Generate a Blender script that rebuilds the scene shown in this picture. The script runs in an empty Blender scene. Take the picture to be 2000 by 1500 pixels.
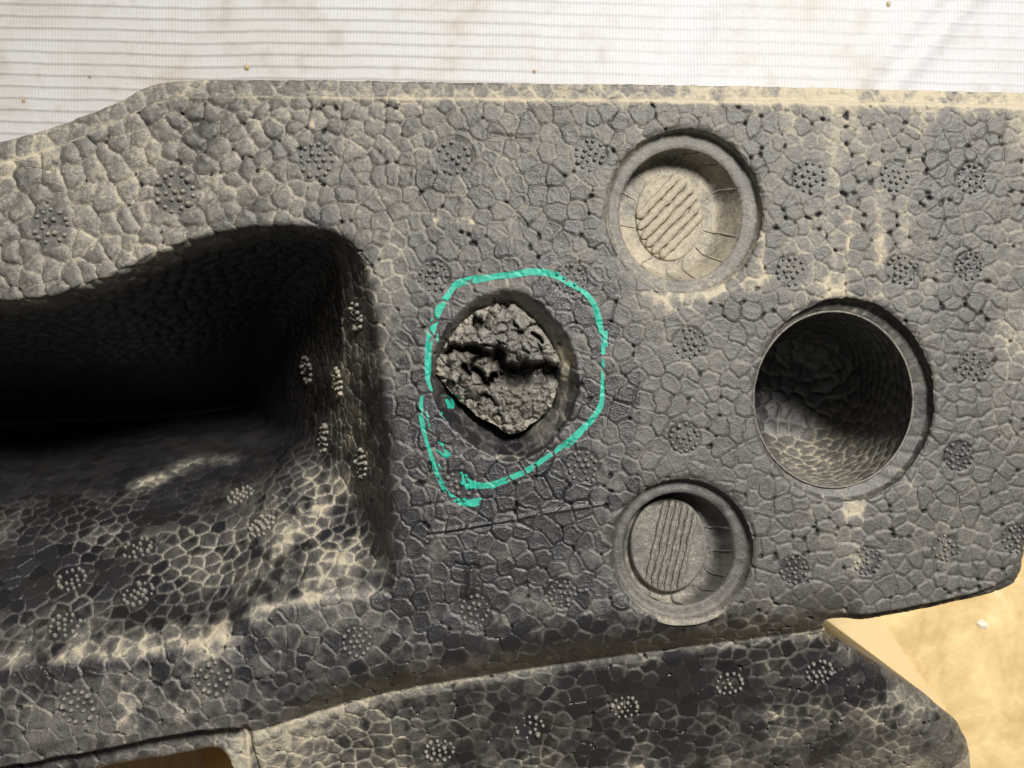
import bpy, math, random
import numpy as np
from mathutils import Vector, kdtree

rng = np.random.default_rng(7)
random.seed(7)
S = 0.00015            # metres per unit; all modelling below is in small units (0.15 mm), x right, y down the face, z up
DC = 2200.0            # distance from camera to foam face in the same units
BACK = 1100.0           # thickness of the foam block
FLOOR = -1112.0

scene = bpy.context.scene
COL = scene.collection

def W(x, y, z):
    return Vector(((x - 1000) * S, (750 - y) * S, z * S))

# ------------------------------------------------------------------ camera, light, exposure
cam = bpy.data.cameras.new("camera")
cam.sensor_width = 36.0
cam.lens = 36.0 * DC / 2000.0
cam.clip_start = 0.01
cam.clip_end = 60.0
cam.dof.use_dof = True
cam.dof.focus_distance = (DC + 15) * S
cam.dof.aperture_fstop = 18.0
camo = bpy.data.objects.new("camera", cam)
COL.objects.link(camo)
camo.location = W(1000, 750, DC)
camo.rotation_euler = (0, 0, 0)
scene.camera = camo

world = bpy.data.worlds.new("World")
scene.world = world
world.use_nodes = True
bg = world.node_tree.nodes["Background"]
bg.inputs[0].default_value = (1.0, 0.95, 0.88, 1)
bg.inputs[1].default_value = 0.085

def area(name, loc, target, size, energy, color):
    l = bpy.data.lights.new(name, 'AREA')
    l.shape = 'DISK'
    l.size = size
    l.energy = energy
    l.color = color
    o = bpy.data.objects.new(name, l)
    COL.objects.link(o)
    o.location = loc
    o.rotation_euler = (Vector(target) - Vector(loc)).to_track_quat('-Z', 'Y').to_euler()
    return o
area("workshop_lamp", (0.36, 0.64, 1.18), (0.02, 0, -0.03), 0.30, 33.0, (1.0, 0.957, 0.885))

scene.view_settings.view_transform = 'Standard'
scene.view_settings.look = 'None'
scene.view_settings.exposure = 0.0
scene.view_settings.gamma = 1.0

# ------------------------------------------------------------------ helpers
def tag(o, label=None, cat=None, group=None, kind=None):
    if label: o['label'] = label
    if cat: o['category'] = cat
    if group: o['group'] = group
    if kind: o['kind'] = kind
    return o

def empty(name, loc):
    o = bpy.data.objects.new(name, None)
    o.empty_display_size = 0.01
    COL.objects.link(o)
    o.location = loc
    return o

def mesh_obj(name, P, quads, mat, parent=None, attrs=None, tris=None, smooth=True):
    """P: (n,3) model units -> mesh in metres (world space); parents are kept at identity offset"""
    me = bpy.data.meshes.new(name)
    P = np.asarray(P, dtype=np.float64)
    co = np.empty((len(P), 3), dtype=np.float32)
    off = parent_origin(parent)
    co[:, 0] = (P[:, 0] - 1000) * S - off[0]
    co[:, 1] = (750 - P[:, 1]) * S - off[1]
    co[:, 2] = P[:, 2] * S - off[2]
    me.vertices.add(len(P))
    me.vertices.foreach_set("co", co.ravel())
    loops = []
    starts = []
    n0 = 0
    if quads is not None and len(quads):
        q = np.asarray(quads, dtype=np.int32)
        loops.append(q.ravel()); starts.append(np.arange(len(q), dtype=np.int32) * 4); n0 = len(q) * 4
    if tris is not None and len(tris):
        t = np.asarray(tris, dtype=np.int32)
        loops.append(t.ravel()); starts.append(n0 + np.arange(len(t), dtype=np.int32) * 3)
    lo = np.concatenate(loops); st = np.concatenate(starts)
    me.loops.add(len(lo)); me.loops.foreach_set("vertex_index", lo)
    me.polygons.add(len(st)); me.polygons.foreach_set("loop_start", st)
    if smooth:
        me.polygons.foreach_set("use_smooth", np.ones(len(st), dtype=bool))
    me.update(calc_edges=True)
    if attrs:
        for k, a in attrs.items():
            at = me.attributes.new(k, 'FLOAT', 'POINT')
            at.data.foreach_set("value", np.asarray(a, dtype=np.float32))
    me.validate()
    if mat: me.materials.append(mat)
    o = bpy.data.objects.new(name, me)
    COL.objects.link(o)
    if parent: o.parent = parent
    return o

def parent_origin(p):
    v = Vector((0, 0, 0))
    while p is not None:
        v = v + p.location
        p = p.parent
    return v

def sstep(a, b, x):
    t = np.clip((x - a) / (b - a), 0, 1)
    return t * t * (3 - 2 * t)

def noise2(x, y, cell, seed):
    r = np.random.default_rng(seed)
    tab = r.random((256, 256))
    fx = np.asarray(x) / cell + 1000.0; fy = np.asarray(y) / cell + 1000.0
    ix = np.floor(fx).astype(int); iy = np.floor(fy).astype(int)
    tx = fx - ix; ty = fy - iy
    tx = tx * tx * (3 - 2 * tx); ty = ty * ty * (3 - 2 * ty)
    a = tab[ix & 255, iy & 255]; b = tab[(ix + 1) & 255, iy & 255]
    c = tab[ix & 255, (iy + 1) & 255]; d = tab[(ix + 1) & 255, (iy + 1) & 255]
    return (a * (1 - tx) + b * tx) * (1 - ty) + (c * (1 - tx) + d * tx) * ty

def fbm(x, y, cell, seed, octv=4, gain=0.55):
    s = 0; a = 1.0; t = 0
    for k in range(octv):
        s = s + a * noise2(x, y, cell / (2 ** k), seed + k * 17)
        t += a; a *= gain
    return s / t

def unp(u, v, d):
    k = (DC + d) / DC
    return 1000 + (u - 1000) * k, 750 + (v - 750) * k

def smin(a, b, k):
    h = np.clip(0.5 + 0.5 * (b - a) / k, 0, 1)
    return b * (1 - h) + a * h - k * h * (1 - h)

def poly_sd(px, py, poly):
    """signed distance (negative inside) and nearest boundary point"""
    poly = np.asarray(poly, float)
    n = len(poly)
    best = np.full(px.shape, 1e18); nx = np.zeros(px.shape); ny = np.zeros(px.shape)
    inside = np.zeros(px.shape, bool)
    for i in range(n):
        x0, y0 = poly[i]; x1, y1 = poly[(i + 1) % n]
        dx, dy = x1 - x0, y1 - y0
        L = dx * dx + dy * dy
        if L < 1e-9: continue
        t = np.clip(((px - x0) * dx + (py - y0) * dy) / L, 0, 1)
        qx = x0 + t * dx; qy = y0 + t * dy
        d = (px - qx) ** 2 + (py - qy) ** 2
        m = d < best
        best = np.where(m, d, best); nx = np.where(m, qx, nx); ny = np.where(m, qy, ny)
        if abs(dy) > 1e-12:
            c = ((y0 > py) != (y1 > py)) & (px < dx * (py - y0) / dy + x0)
            inside ^= c
    sd = np.sqrt(best)
    return np.where(inside, -sd, sd), nx, ny

def densify(pts, step, jag=0.0, seed=1, smooth=True):
    """Catmull-Rom resample of an open polyline of (x, y)"""
    pts = np.asarray(pts, float)
    out = []
    n = len(pts)
    for i in range(n - 1):
        p0 = pts[max(i - 1, 0)]; p1 = pts[i]; p2 = pts[i + 1]; p3 = pts[min(i + 2, n - 1)]
        L = np.hypot(*(p2 - p1)[:2]); m = max(1, int(L / step))
        for j in range(m):
            t = j / m
            if smooth:
                q = 0.5 * ((2 * p1) + (-p0 + p2) * t + (2 * p0 - 5 * p1 + 4 * p2 - p3) * t * t + (-p0 + 3 * p1 - 3 * p2 + p3) * t ** 3)
            else:
                q = p1 + (p2 - p1) * t
            out.append(q)
    out.append(pts[-1])
    out = np.array(out)
    if jag:
        out[:, 1] += jag * (noise2(out[:, 0], out[:, 1] * 0.3, 34, seed) - 0.5) * 2
        out[:, 0] += 0.6 * jag * (noise2(out[:, 0], out[:, 1], 30, seed + 5) - 0.5) * 2
    return out

# ------------------------------------------------------------------ materials
def nodes_of(m):
    m.use_nodes = True
    nt = m.node_tree
    return nt, nt.nodes, nt.links, nt.nodes["Principled BSDF"]

def add_noise(nt, coord, scale, detail=4, rough=0.6, dist=0.0):
    n = nt.nodes.new("ShaderNodeTexNoise")
    n.inputs["Scale"].default_value = scale
    n.inputs["Detail"].default_value = detail
    n.inputs["Roughness"].default_value = rough
    n.inputs["Distortion"].default_value = dist
    nt.links.new(coord, n.inputs["Vector"])
    return n.outputs["Fac"]

def ramp(nt, fac, stops):
    r = nt.nodes.new("ShaderNodeValToRGB")
    e = r.color_ramp.elements
    while len(e) < len(stops): e.new(0.5)
    for i, (p, c) in enumerate(stops):
        e[i].position = p
        e[i].color = (c[0], c[1], c[2], 1) if not isinstance(c, float) else (c, c, c, 1)
    nt.links.new(fac, r.inputs[0])
    return r.outputs[0]

def mathn(nt, op, a, b=None, clamp=False):
    n = nt.nodes.new("ShaderNodeMath"); n.operation = op; n.use_clamp = clamp
    for i, v in enumerate((a, b)):
        if v is None: continue
        if isinstance(v, (int, float)): n.inputs[i].default_value = v
        else: nt.links.new(v, n.inputs[i])
    return n.outputs[0]

def mixc(nt, fac, a, b, mode='MIX'):
    n = nt.nodes.new("ShaderNodeMix"); n.data_type = 'RGBA'; n.blend_type = mode
    if isinstance(fac, (int, float)): n.inputs[0].default_value = fac
    else: nt.links.new(fac, n.inputs[0])
    for i, v in ((6, a), (7, b)):
        if isinstance(v, tuple): n.inputs[i].default_value = (v[0], v[1], v[2], 1)
        else: nt.links.new(v, n.inputs[i])
    return n.outputs[2]

def worldpos(nt):
    g = nt.nodes.new("ShaderNodeNewGeometry")
    return g.outputs["Position"]

def foam_mat(name, dark, darker, dustc, rough_clean=0.34, sparkle=0.0, bump=0.7):
    m = bpy.data.materials.new(name)
    nt, N, L, b = nodes_of(m)
    pos = worldpos(nt)
    a = N.new("ShaderNodeAttribute"); a.attribute_name = "dust"
    t = N.new("ShaderNodeAttribute"); t.attribute_name = "tone"
    n1 = add_noise(nt, pos, 900, 3, 0.7)       # about 1 mm grain
    n2 = add_noise(nt, pos, 2600, 2, 0.6)
    n3 = add_noise(nt, pos, 60, 4, 0.6, 0.6)
    base = mixc(nt, t.outputs["Fac"], darker, dark)
    tint = ramp(nt, n3, [(0.30, (0.92, 0.95, 1.12)), (0.65, (1.08, 1.0, 0.9))])
    base = mixc(nt, 1.0, base, tint, 'MULTIPLY')
    # dust settles in a broken, speckled way
    g = mathn(nt, 'MULTIPLY_ADD', n1, 1.1); 
    g.node.inputs[2].default_value = -0.50
    g2 = mathn(nt, 'MULTIPLY_ADD', n2, 0.9); g2.node.inputs[2].default_value = -0.42
    gg = mathn(nt, 'ADD', g, g2)
    # weight grain by dust*(1-dust)
    om = mathn(nt, 'SUBTRACT', 1.15, a.outputs["Fac"])
    w = mathn(nt, 'MULTIPLY', a.outputs["Fac"], om)
    gg = mathn(nt, 'MULTIPLY', gg, w)
    gg = mathn(nt, 'MULTIPLY', gg, 2.5)
    df = mathn(nt, 'ADD', a.outputs["Fac"], gg, True)
    film = mixc(nt, 0.88, base, (0.212, 0.197, 0.174))
    fa = N.new("ShaderNodeMapRange"); fa.inputs[1].default_value = 0.0; fa.inputs[2].default_value = 0.60; L.new(df, fa.inputs[0])
    fb = N.new("ShaderNodeMapRange"); fb.inputs[1].default_value = 0.50; fb.inputs[2].default_value = 1.0; L.new(df, fb.inputs[0])
    col = mixc(nt, fa.outputs[0], base, film)
    col = mixc(nt, fb.outputs[0], col, dustc)
    L.new(col, b.inputs["Base Color"])
    rr = mathn(nt, 'MULTIPLY_ADD', df, 0.85 - rough_clean, True); rr.node.inputs[2].default_value = rough_clean
    L.new(rr, b.inputs["Roughness"])
    b.inputs["Specular IOR Level"].default_value = 0.62
    bm = N.new("ShaderNodeBump"); bm.inputs["Strength"].default_value = bump; bm.inputs["Distance"].default_value = 0.0002
    hh = mathn(nt, 'ADD', n1, n2)
    L.new(hh, bm.inputs["Height"]); L.new(bm.outputs[0], b.inputs["Normal"])
    return m

DUSTC = (0.47, 0.42, 0.315)
M_foam = foam_mat("dusty_black_foam", (0.036, 0.035, 0.037), (0.013, 0.013, 0.0145), DUSTC)
M_nub = foam_mat("nub_foam", (0.15, 0.142, 0.13), (0.10, 0.095, 0.088), DUSTC, 0.25, bump=0.15)  # paler than the face foam, painting in the nubs' highlights
M_torn = foam_mat("torn_foam", (0.20, 0.19, 0.172), (0.04, 0.038, 0.035), (0.44, 0.40, 0.32), 0.22, bump=0.9)

def paint_mat():
    m = bpy.data.materials.new("teal_marker_paint")
    nt, N, L, b = nodes_of(m)
    pos = worldpos(nt)
    n1 = mathn(nt, 'MULTIPLY_ADD', add_noise(nt, pos, 1400, 3, 0.65), 0.5); n1.node.inputs[2].default_value = 0.0
    n1 = mathn(nt, 'ADD', n1, mathn(nt, 'MULTIPLY', add_noise(nt, pos, 260, 3, 0.6), 0.5))
    c = ramp(nt, n1, [(0.28, (0.02, 0.13, 0.10)), (0.40, (0.014, 0.28, 0.21)), (0.56, (0.022, 0.41, 0.30)), (0.75, (0.05, 0.54, 0.41))])
    L.new(c, b.inputs["Base Color"])
    b.inputs["Roughness"].default_value = 0.5
    bm = N.new("ShaderNodeBump"); bm.inputs["Strength"].default_value = 0.4; bm.inputs["Distance"].default_value = 0.0002
    L.new(add_noise(nt, pos, 1500, 3), bm.inputs["Height"]); L.new(bm.outputs[0], b.inputs["Normal"])
    return m
M_teal = paint_mat()

# ------------------------------------------------------------------ shape of the foam face (height field, real coordinates)
T_OUT = [(-760, 470), (-400, 372), (-200, 325), (-80, 290), (0, 270), (60, 255), (120, 235), (180, 212), (230, 190), (270, 168), (310, 156), (360, 151), (500, 150), (700, 152),
         (900, 155), (1100, 158), (1300, 160), (1500, 163), (1700, 168), (1850, 172), (2000, 176), (2090, 178)]
T_IN = [(-760, 520), (-400, 421), (-200, 374), (-80, 339), (0, 318), (60, 300), (120, 280), (180, 255), (230, 232), (270, 212), (310, 198), (360, 189), (500, 187), (800, 190),
        (1100, 193), (1400, 196), (1700, 200), (2000, 207), (2100, 208)]
P_TOP = [(-760, 640), (-400, 606), (-100, 593), (0, 588), (60, 584), (130, 570), (200, 545), (270, 512), (330, 485), (400, 460), (450, 449), (520, 443), (580, 441), (640, 445), (680, 455), (720, 480), (780, 520)]
P_BOT = [(-760, 1360), (-400, 1328), (-100, 1309), (0, 1303), (100, 1296), (200, 1286), (300, 1276), (370, 1264), (410, 1250), (440, 1233), (465, 1213), (500, 1195), (550, 1180), (620, 1168), (700, 1160), (780, 1150)]
P_RIGHT = [(380, 640), (430, 664), (460, 684), (500, 703), (545, 719), (640, 738), (760, 750), (880, 762), (1000, 768), (1100, 770), (1200, 765), (1300, 750)]
CREASE_S = [(300, 1450), (440, 1436), (480, 1426), (600, 1396), (700, 1368), (800, 1345), (1000, 1312), (1200, 1283), (1400, 1256), (1620, 1229), (1750, 1208), (2100, 1150)]
CR_D = 78.0
CREASE = [unp(u, v, CR_D) for u, v in CREASE_S]
BR_S = [(1612, 1222, 60), (1617, 1236, 85), (1640, 1250, 95), (1668, 1266, 105), (1720, 1298, 125), (1780, 1337, 150), (1835, 1378, 180), (1868, 1408, 205), (1888, 1445, 235), (1897, 1480, 265), (1897, 1530, 300), (1896, 1580, 340), (1894, 1640, 340)]
EDGE_R = [(2100, 700), (2040, 900), (2012, 1040), (2002, 1095), (1997, 1122), (1986, 1141), (1962, 1156), (1905, 1177), (1800, 1201), (1700, 1217), (1655, 1224), (1628, 1226)]
FL_BL = [(455, 1760), (448, 1560), (437, 1510), (428, 1490), (416, 1478), (404, 1478), (380, 1480), (300, 1496), (200, 1514), (100, 1532), (0, 1552), (-200, 1590), (-760, 1690)]
F_EDGE = [(-760, 1630), (-200, 1536), (0, 1501), (60, 1491), (180, 1470), (240, 1456), (300, 1446), (390, 1431), (440, 1425), (475, 1427), (520, 1440)]

def itp(pts, q):
    a = np.asarray(pts, float)
    return np.interp(q, a[:, 0], a[:, 1])

def itps(pts, q):                                   # smooth version
    d = densify(pts, 12)
    return np.interp(q, d[:, 0], d[:, 1])

MOUTH = [(890, 626), (930, 590), (980, 570), (1025, 578), (1060, 605), (1095, 645), (1118, 690), (1124, 740), (1118, 790), (1095, 835), (1062, 868), (1030, 888), (998, 896), (962, 888), (925, 866), (890, 836), (862, 800), (846, 757), (844, 712), (860, 665)]
CORE = [(980, 584), (1018, 598), (1062, 645), (1082, 680), (1096, 712), (1092, 755), (1074, 800), (1040, 830), (1007, 851), (975, 838), (930, 812), (898, 785), (870, 755), (848, 722), (856, 690), (894, 632), (935, 602)]
def closed(pts, step=6, jag=0, seed=3):
    p = densify(list(pts) + [pts[0]], step)
    p = p[:-1]
    if jag:
        ang = np.arange(len(p))
        p = p + (np.stack([noise2(p[:, 0], p[:, 1], 17, seed), noise2(p[:, 0], p[:, 1], 17, seed + 9)], 1) - 0.5) * 2 * jag
    return p

RIMS = [  # outer rim ellipses cut out of the face: cx, cy, rx, ry
    (1337, 412, 153, 162), (1333, 1075, 138.5, 140), (1649, 781, 177, 198)]

def H0(x, y):
    z = 4.0 * (fbm(x, y, 260, 11, 2) - 0.5)
    # flange along the upper edge
    tin = itps(T_IN, x)
    z = z - 15 * (1 - sstep(tin - 8, tin + 3, y + 3 * (noise2(x, y, 30, 4) - 0.5)))
    tout = itps(T_OUT, x)
    # deep pocket with draughted walls
    wob = 5 * (noise2(x, y, 44, 21) - 0.5) + 9 * (noise2(x, y, 130, 22) - 0.5)
    tb = (itps(P_BOT, x) - y) + wob
    dentry = tb * 1.38 + 0.0062 * np.maximum(tb - 200, 0) ** 2
    tr = itps([(a, b) for a, b in P_RIGHT], y) - x + wob
    dr = tr * 2.0
    tt = (y - itps(P_TOP, x)) + 0.5 * wob
    dt = tt * 4.2
    g = smin(dentry, dr, 85)
    g = smin(g, dt, 160)
    g = smin(g, 1085 + 0 * g, 60)
    z = z - 0.5 * (g + np.sqrt(g * g + 15.0 ** 2)) * (g > -400)
    # roll-over to the lower block
    cr = itps(CREASE, x)
    wroll = 118.0
    t = np.clip((y - (cr - wroll)) / wroll, 0, 1)
    roll = CR_D * t ** 2.2
    q = np.maximum(y - cr, 0)
    low = CR_D + 0.10 * np.minimum(q, 26) + 0.52 * np.maximum(q - 14 - 12 * (1 - np.exp(-q / 30)), 0) + (np.maximum(q - 260, 0) ** 2) / 900
    low = np.minimum(low, 700)
    right_roll = np.where(y > cr, low, roll)
    # right hand end of the lower block rolls off softly
    lmask = sstep(440, 520, x)                      # lower block starts at about x = 470
    rmask = 1 - sstep(1640, 1700, x) * (y < cr)     # right flange keeps its face height
    z1 = z - right_roll * rmask
    # left of the block: face with its own lower edge, then a flange
    fe = itp(F_EDGE, x)
    zl = z - 46 * sstep(fe - 3, fe + 9, y + 5 * (noise2(x, y, 24, 31) - 0.5)) - 6 * sstep(fe - 40, fe, y)
    sel = sstep(462, 480, x + 0.0 * y)
    face_y = fe
    # blend in the left region only below the pocket
    lb = sstep(478, 640, x)
    # ease the roll in from the left so that there is no wall at x = 470
    kl = 0.5 + 0.5 * lb
    rollmix = np.where(y > cr, low - CR_D + CR_D * kl, roll * kl)
    wl_ = sstep(460, 488, x)
    zz = zl * (1 - wl_) + (z - rollmix * rmask) * wl_
    # seam groove along the block's left end
    sx = 474 + (y - 1430) * 0.13
    zz = zz - 14 * np.exp(-((x - sx) / 4.5) ** 2) * (y > 1420)
    return zz

# grid
xs = np.concatenate([np.arange(-700, -420, 14.0), np.arange(-420, -130, 4.0), np.arange(-130, 2096, 2.1)])
ys = np.concatenate([np.arange(140, 1660, 2.1), np.arange(1660, 1760, 6.0)])
X, Y = np.meshgrid(xs, ys)
Z0 = H0(X, Y)

# outline
out_top = densify(T_OUT, 10, 1.3, 41)
def hit0(u, v, extra):
    for k in range(200):
        dd = -10 + k * 4.0
        x, y = unp(u, v, dd)
        if -H0(np.array([float(x)]), np.array([float(y)]))[0] <= dd: break
    return unp(u, v, dd + extra)
br = np.array([unp(u, v, d) if i < 3 else hit0(u, v, 10 + 7 * i) for i, (u, v, d) in enumerate(BR_S)])
out_r = densify(EDGE_R, 10, 2.4, 42)
out_b = densify(br, 10, 3.0, 43)
br = br[br[:, 1] < 1745]
out_bot = np.array([(br[-1, 0], 1755), (455, 1755)])
out_l = densify(FL_BL, 10, 3.0, 44)
OUT = np.concatenate([out_top, out_r, out_b, out_bot, out_l])
SD, NX, NY = poly_sd(X, Y, OUT)

# broken recess in the middle
mouth = closed(MOUTH, 6, 3.0, 5); core = closed(CORE, 5, 3.0, 6)
SDM, _, _ = poly_sd(X, Y, mouth)
SDK, _, _ = poly_sd(X, Y, core)
rec = 46 * sstep(7, -18, SDM) + 34 * sstep(-14, -38, SDM)
rec = rec + 24 * np.exp(-(np.maximum(SDK, 0) / 9.0) ** 2) * (SDM < -4) * sstep(1120, 960, X - 0.6 * (Y - 730))
rec = rec + 60 * sstep(-4, -14, SDK)
Z0 = Z0 - rec

# rounded outer edge
edge = np.clip(1 + np.minimum(SD, 0) / 9.0, 0, 1)
low_end = sstep(1500, 1900, X) * (Y > itp(CREASE, X) + 5)
Z0 = Z0 - 9 * (1 - np.sqrt(np.maximum(1 - edge ** 2, 0)))
edge2 = np.clip(1 + np.minimum(SD, 0) / 110.0, 0, 1)
Z0 = Z0 - low_end * 45 * edge2 ** 2
# dark side band under the right hand flange
bandm = sstep(1625, 1680, X) * (Y < itp(CREASE, X) + 40) * (Y > 1100) * sstep(1990, 1890, X)
Z0 = Z0 - bandm * 30 * sstep(-20, -12, SD)
Z0 = Z0 - 7 * sstep(-22, 0, SD) * (Y > 900) * (X > 1600)

# rounding at the round recess rims
def ell(x, y, e):
    return np.hypot((x - e[0]) / e[2], (y - e[1]) / e[3])
RR = [ell(X, Y, e) for e in RIMS]
for r_, e in zip(RR, RIMS):
    dd = (r_ - 1) * min(e[2], e[3])
    Z0 = Z0 - 5.0 * np.exp(-np.maximum(dd, 0) / 5.0)

GZ_y, GZ_x = np.gradient(Z0, ys, xs)

def sample(A, x, y):
    x = np.atleast_1d(np.asarray(x, float)); y = np.atleast_1d(np.asarray(y, float))
    i = np.clip(np.searchsorted(xs, x) - 1, 0, len(xs) - 2); j = np.clip(np.searchsorted(ys, y) - 1, 0, len(ys) - 2)
    tx = np.clip((x - xs[i]) / (xs[i + 1] - xs[i]), 0, 1); ty = np.clip((y - ys[j]) / (ys[j + 1] - ys[j]), 0, 1)
    return (A[j, i] * (1 - tx) + A[j, i + 1] * tx) * (1 - ty) + (A[j + 1, i] * (1 - tx) + A[j + 1, i + 1] * tx) * ty

def hit(u, v):                       # surface point seen at (u, v)
    d = 0.0
    lo, hi = -20.0, 900.0
    prev = lo
    for k in range(400):
        dd = -10 + k * 3.0
        x, y = unp(u, v, dd)
        if -sample(Z0, x, y)[0] <= dd:
            return x, y, dd
    return unp(u, v, 0) + (0,)

# ------------------------------------------------------------------ beads: sites spread evenly over the surface
def bead_d(x, y):
    return (32.5 + 7.0 * sstep(700, 100, x) * sstep(900, 400, y) - 4.0 * sstep(1250, 1700, x) + 1.5 * sstep(1000, 1300, y) * sstep(1500, 900, x))
area_w = np.sqrt(1 + GZ_x ** 2 + GZ_y ** 2)
valid = (SD < 6)
wx = np.gradient(xs)[None, :] * np.gradient(ys)[:, None]
wgt = (np.minimum(area_w, 4) * valid * wx).ravel(); wgt = wgt / wgt.sum()
cand = rng.choice(wgt.size, 60000, p=wgt)
cx_ = X.ravel()[cand] + rng.uniform(-1, 1, cand.size); cy_ = Y.ravel()[cand] + rng.uniform(-1, 1, cand.size)
cz_ = sample(Z0, cx_, cy_); bd = bead_d(cx_, cy_) * 0.84 * rng.choice([0.72, 0.9, 1.0, 1.08], cand.size, p=[0.15, 0.25, 0.35, 0.25])
cell = 46.0; hsh = {}; sites = []
for k in range(cand.size):
    a, b_, c = cx_[k], cy_[k], cz_[k]; r = bd[k]
    i, j, l = int(a // cell), int(b_ // cell), int(c // cell)
    ok = True
    for di in (-1, 0, 1):
        for dj in (-1, 0, 1):
            for dl in (-1, 0, 1):
                for (p, q_, s_, r2) in hsh.get((i + di, j + dj, l + dl), ()):
                    rr = 0.5 * (r + r2)
                    if (p - a) ** 2 + (q_ - b_) ** 2 + (s_ - c) ** 2 < rr * rr:
                        ok = False; break
                if not ok: break
            if not ok: break
        if not ok: break
    if ok:
        hsh.setdefault((i, j, l), []).append((a, b_, c, r)); sites.append((a, b_, c, r))
sites = np.array(sites)
ns = len(sites)
pw = (sites[:, 3] * 0.5) ** 2 * 0.55
print("beads", ns)
# warp the query points a little so that the borders are not ruler straight
WX = 7.5 * (fbm(X, Y, 24, 71, 3) - 0.5) * 2; WY = 7.5 * (fbm(X, Y, 24, 77, 3) - 0.5) * 2
XW = X + WX; YW = Y + WY
F1 = np.full(X.shape, 1e9); F2 = F1.copy(); F3 = F1.copy()
I1 = np.zeros(X.shape, np.int32); I2 = I1.copy()
R = 62.0
for k in range(ns):
    a, b_, c, r = sites[k]
    i0, i1 = np.searchsorted(xs, (a - R, a + R)); j0, j1 = np.searchsorted(ys, (b_ - R, b_ + R))
    sl = (slice(j0, j1), slice(i0, i1))
    d = (XW[sl] - a) ** 2 + (YW[sl] - b_) ** 2 + (Z0[sl] - c) ** 2 - pw[k]
    f1, f2, f3, n1, n2 = F1[sl], F2[sl], F3[sl], I1[sl], I2[sl]
    m1 = d < f1
    m2 = (~m1) & (d < f2)
    m3 = (~m1) & (~m2) & (d < f3)
    f3[m1] = f2[m1]; f2[m1] = f1[m1]; n2[m1] = n1[m1]; f1[m1] = d[m1]; n1[m1] = k
    f3[m2] = f2[m2]; f2[m2] = d[m2]; n2[m2] = k
    f3[m3] = d[m3]
sep = np.sqrt(((sites[I1, :3] - sites[I2, :3]) ** 2).sum(-1)) + 1e-3
E = np.clip((F2 - F1) / (2 * sep), 0, 60)             # distance to the border with the next bead
E3 = np.clip((F3 - F1) / (2 * 38.0), 0, 60)           # distance to the nearest three-bead corner
rb = rng.random(ns); rt = rng.normal(0, 1, (ns, 2)); rh = rng.normal(0, 1, ns)

VENTS = [(100, 443, 39), (343, 375, 42), (618, 313, 36), (885, 308, 36), (1152, 302, 33), (1582, 347, 34), (1748, 345, 31), (1897, 348, 31), (1545, 530, 31), (1760, 527, 31), (1892, 520, 29),
         (1345, 670, 32), (1337, 855, 31), (1137, 910, 32), (847, 540, 32), (1115, 545, 32), (1902, 715, 29), (1872, 890, 29), (1848, 1070, 27), (1985, 1052, 29), (1692, 1095, 28), (1550, 1113, 28),
         (1098, 1160, 29), (928, 1190, 31), (697, 1253, 31), (418, 1325, 36), (152, 1380, 36), (893, 952, 32),
         (1220, 1380, 30), (1035, 1420, 31), (858, 1465, 32), (1425, 1335, 30), (1600, 1312, 29),
         (512, 1027, 31), (268, 1071, 31), (140, 1133, 31), (270, 1160, 33), (127, 1222, 34), (470, 968, 30),
         (697, 617, 32), (660, 748, 32), (633, 855, 32), (707, 905, 32), (600, 722, 30)]
VP = []
for (u, v, r) in VENTS:
    x, y, d = hit(u, v)
    k = (DC + d) / DC
    nx_, ny_ = -sample(GZ_x, x, y)[0], -sample(GZ_y, x, y)[0]
    n = np.array([nx_, ny_, 1.0]); n /= np.linalg.norm(n)
    VP.append((x, y, -d, r * k, n))

calm = np.ones(X.shape)                                # 0 inside a vent imprint
for (x, y, z, r, n) in VP:
    i0, i1 = np.searchsorted(xs, (x - 70, x + 70)); j0, j1 = np.searchsorted(ys, (y - 70, y + 70))
    sl = (slice(j0, j1), slice(i0, i1))
    d = np.sqrt((X[sl] - x) ** 2 + (Y[sl] - y) ** 2 + (Z0[sl] - z) ** 2)
    calm[sl] = np.minimum(calm[sl], 0.12 + 0.88 * sstep(r * 0.95, r * 1.15, d))

# relief amplitude over the face
pebble = sstep(1050, 300, X + 0.9 * (Y - 300)) * (Y < 700)
ontop = sstep(150, 10, -Z0)
tt_top = np.where(X < 770, Y - itps(P_TOP, X) - 60 * 0, 1e3)
inpocket = sstep(30, 160, -Z0) * (X < 780)
flange_top = (1 - sstep(-2, 10, Y - itps(T_IN, X)))
amp = 0.75 + 4.3 * pebble + 0.8 * inpocket + 0.55 * sstep(1300, 1600, X) * (Y < 1200) + 0.7 * fbm(X, Y, 200, 91, 2)
amp = amp * (1 - 0.55 * flange_top) + 1.0 * inpocket
wdt = 4.2 + 8.0 * pebble + 2.0 * sstep(1300, 1600, X)
kr = 2.6 + 2.6 * pebble
ER = np.maximum(-kr * np.log(np.exp(-E / kr) + np.exp(-E3 * 1.15 / kr)) + 0.0, 0)
pil = 1 - (1 - np.clip(ER / wdt, 0, 1)) ** 2
jr = noise2(X, Y, 21, 99)
gap = (1 - sstep(0.6, 1.6 + 4.4 * np.clip(jr - 0.55, 0, 1) * 2, E3)) * sstep(0.64, 0.76, jr) * (1 - flange_top) * (0.35 + 0.65 * (1 - inpocket))
lx = X - sites[I1, 0]; ly = Y - sites[I1, 1]
tilt = (rt[I1, 0] * lx + rt[I1, 1] * ly) * (0.014 + 0.022 * pebble) + rh[I1] * 0.6
micro = 1.5 * (fbm(X, Y, 10, 55, 3) - 0.5) * (0.5 + sstep(900, 300, Y) * 0.8)
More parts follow.
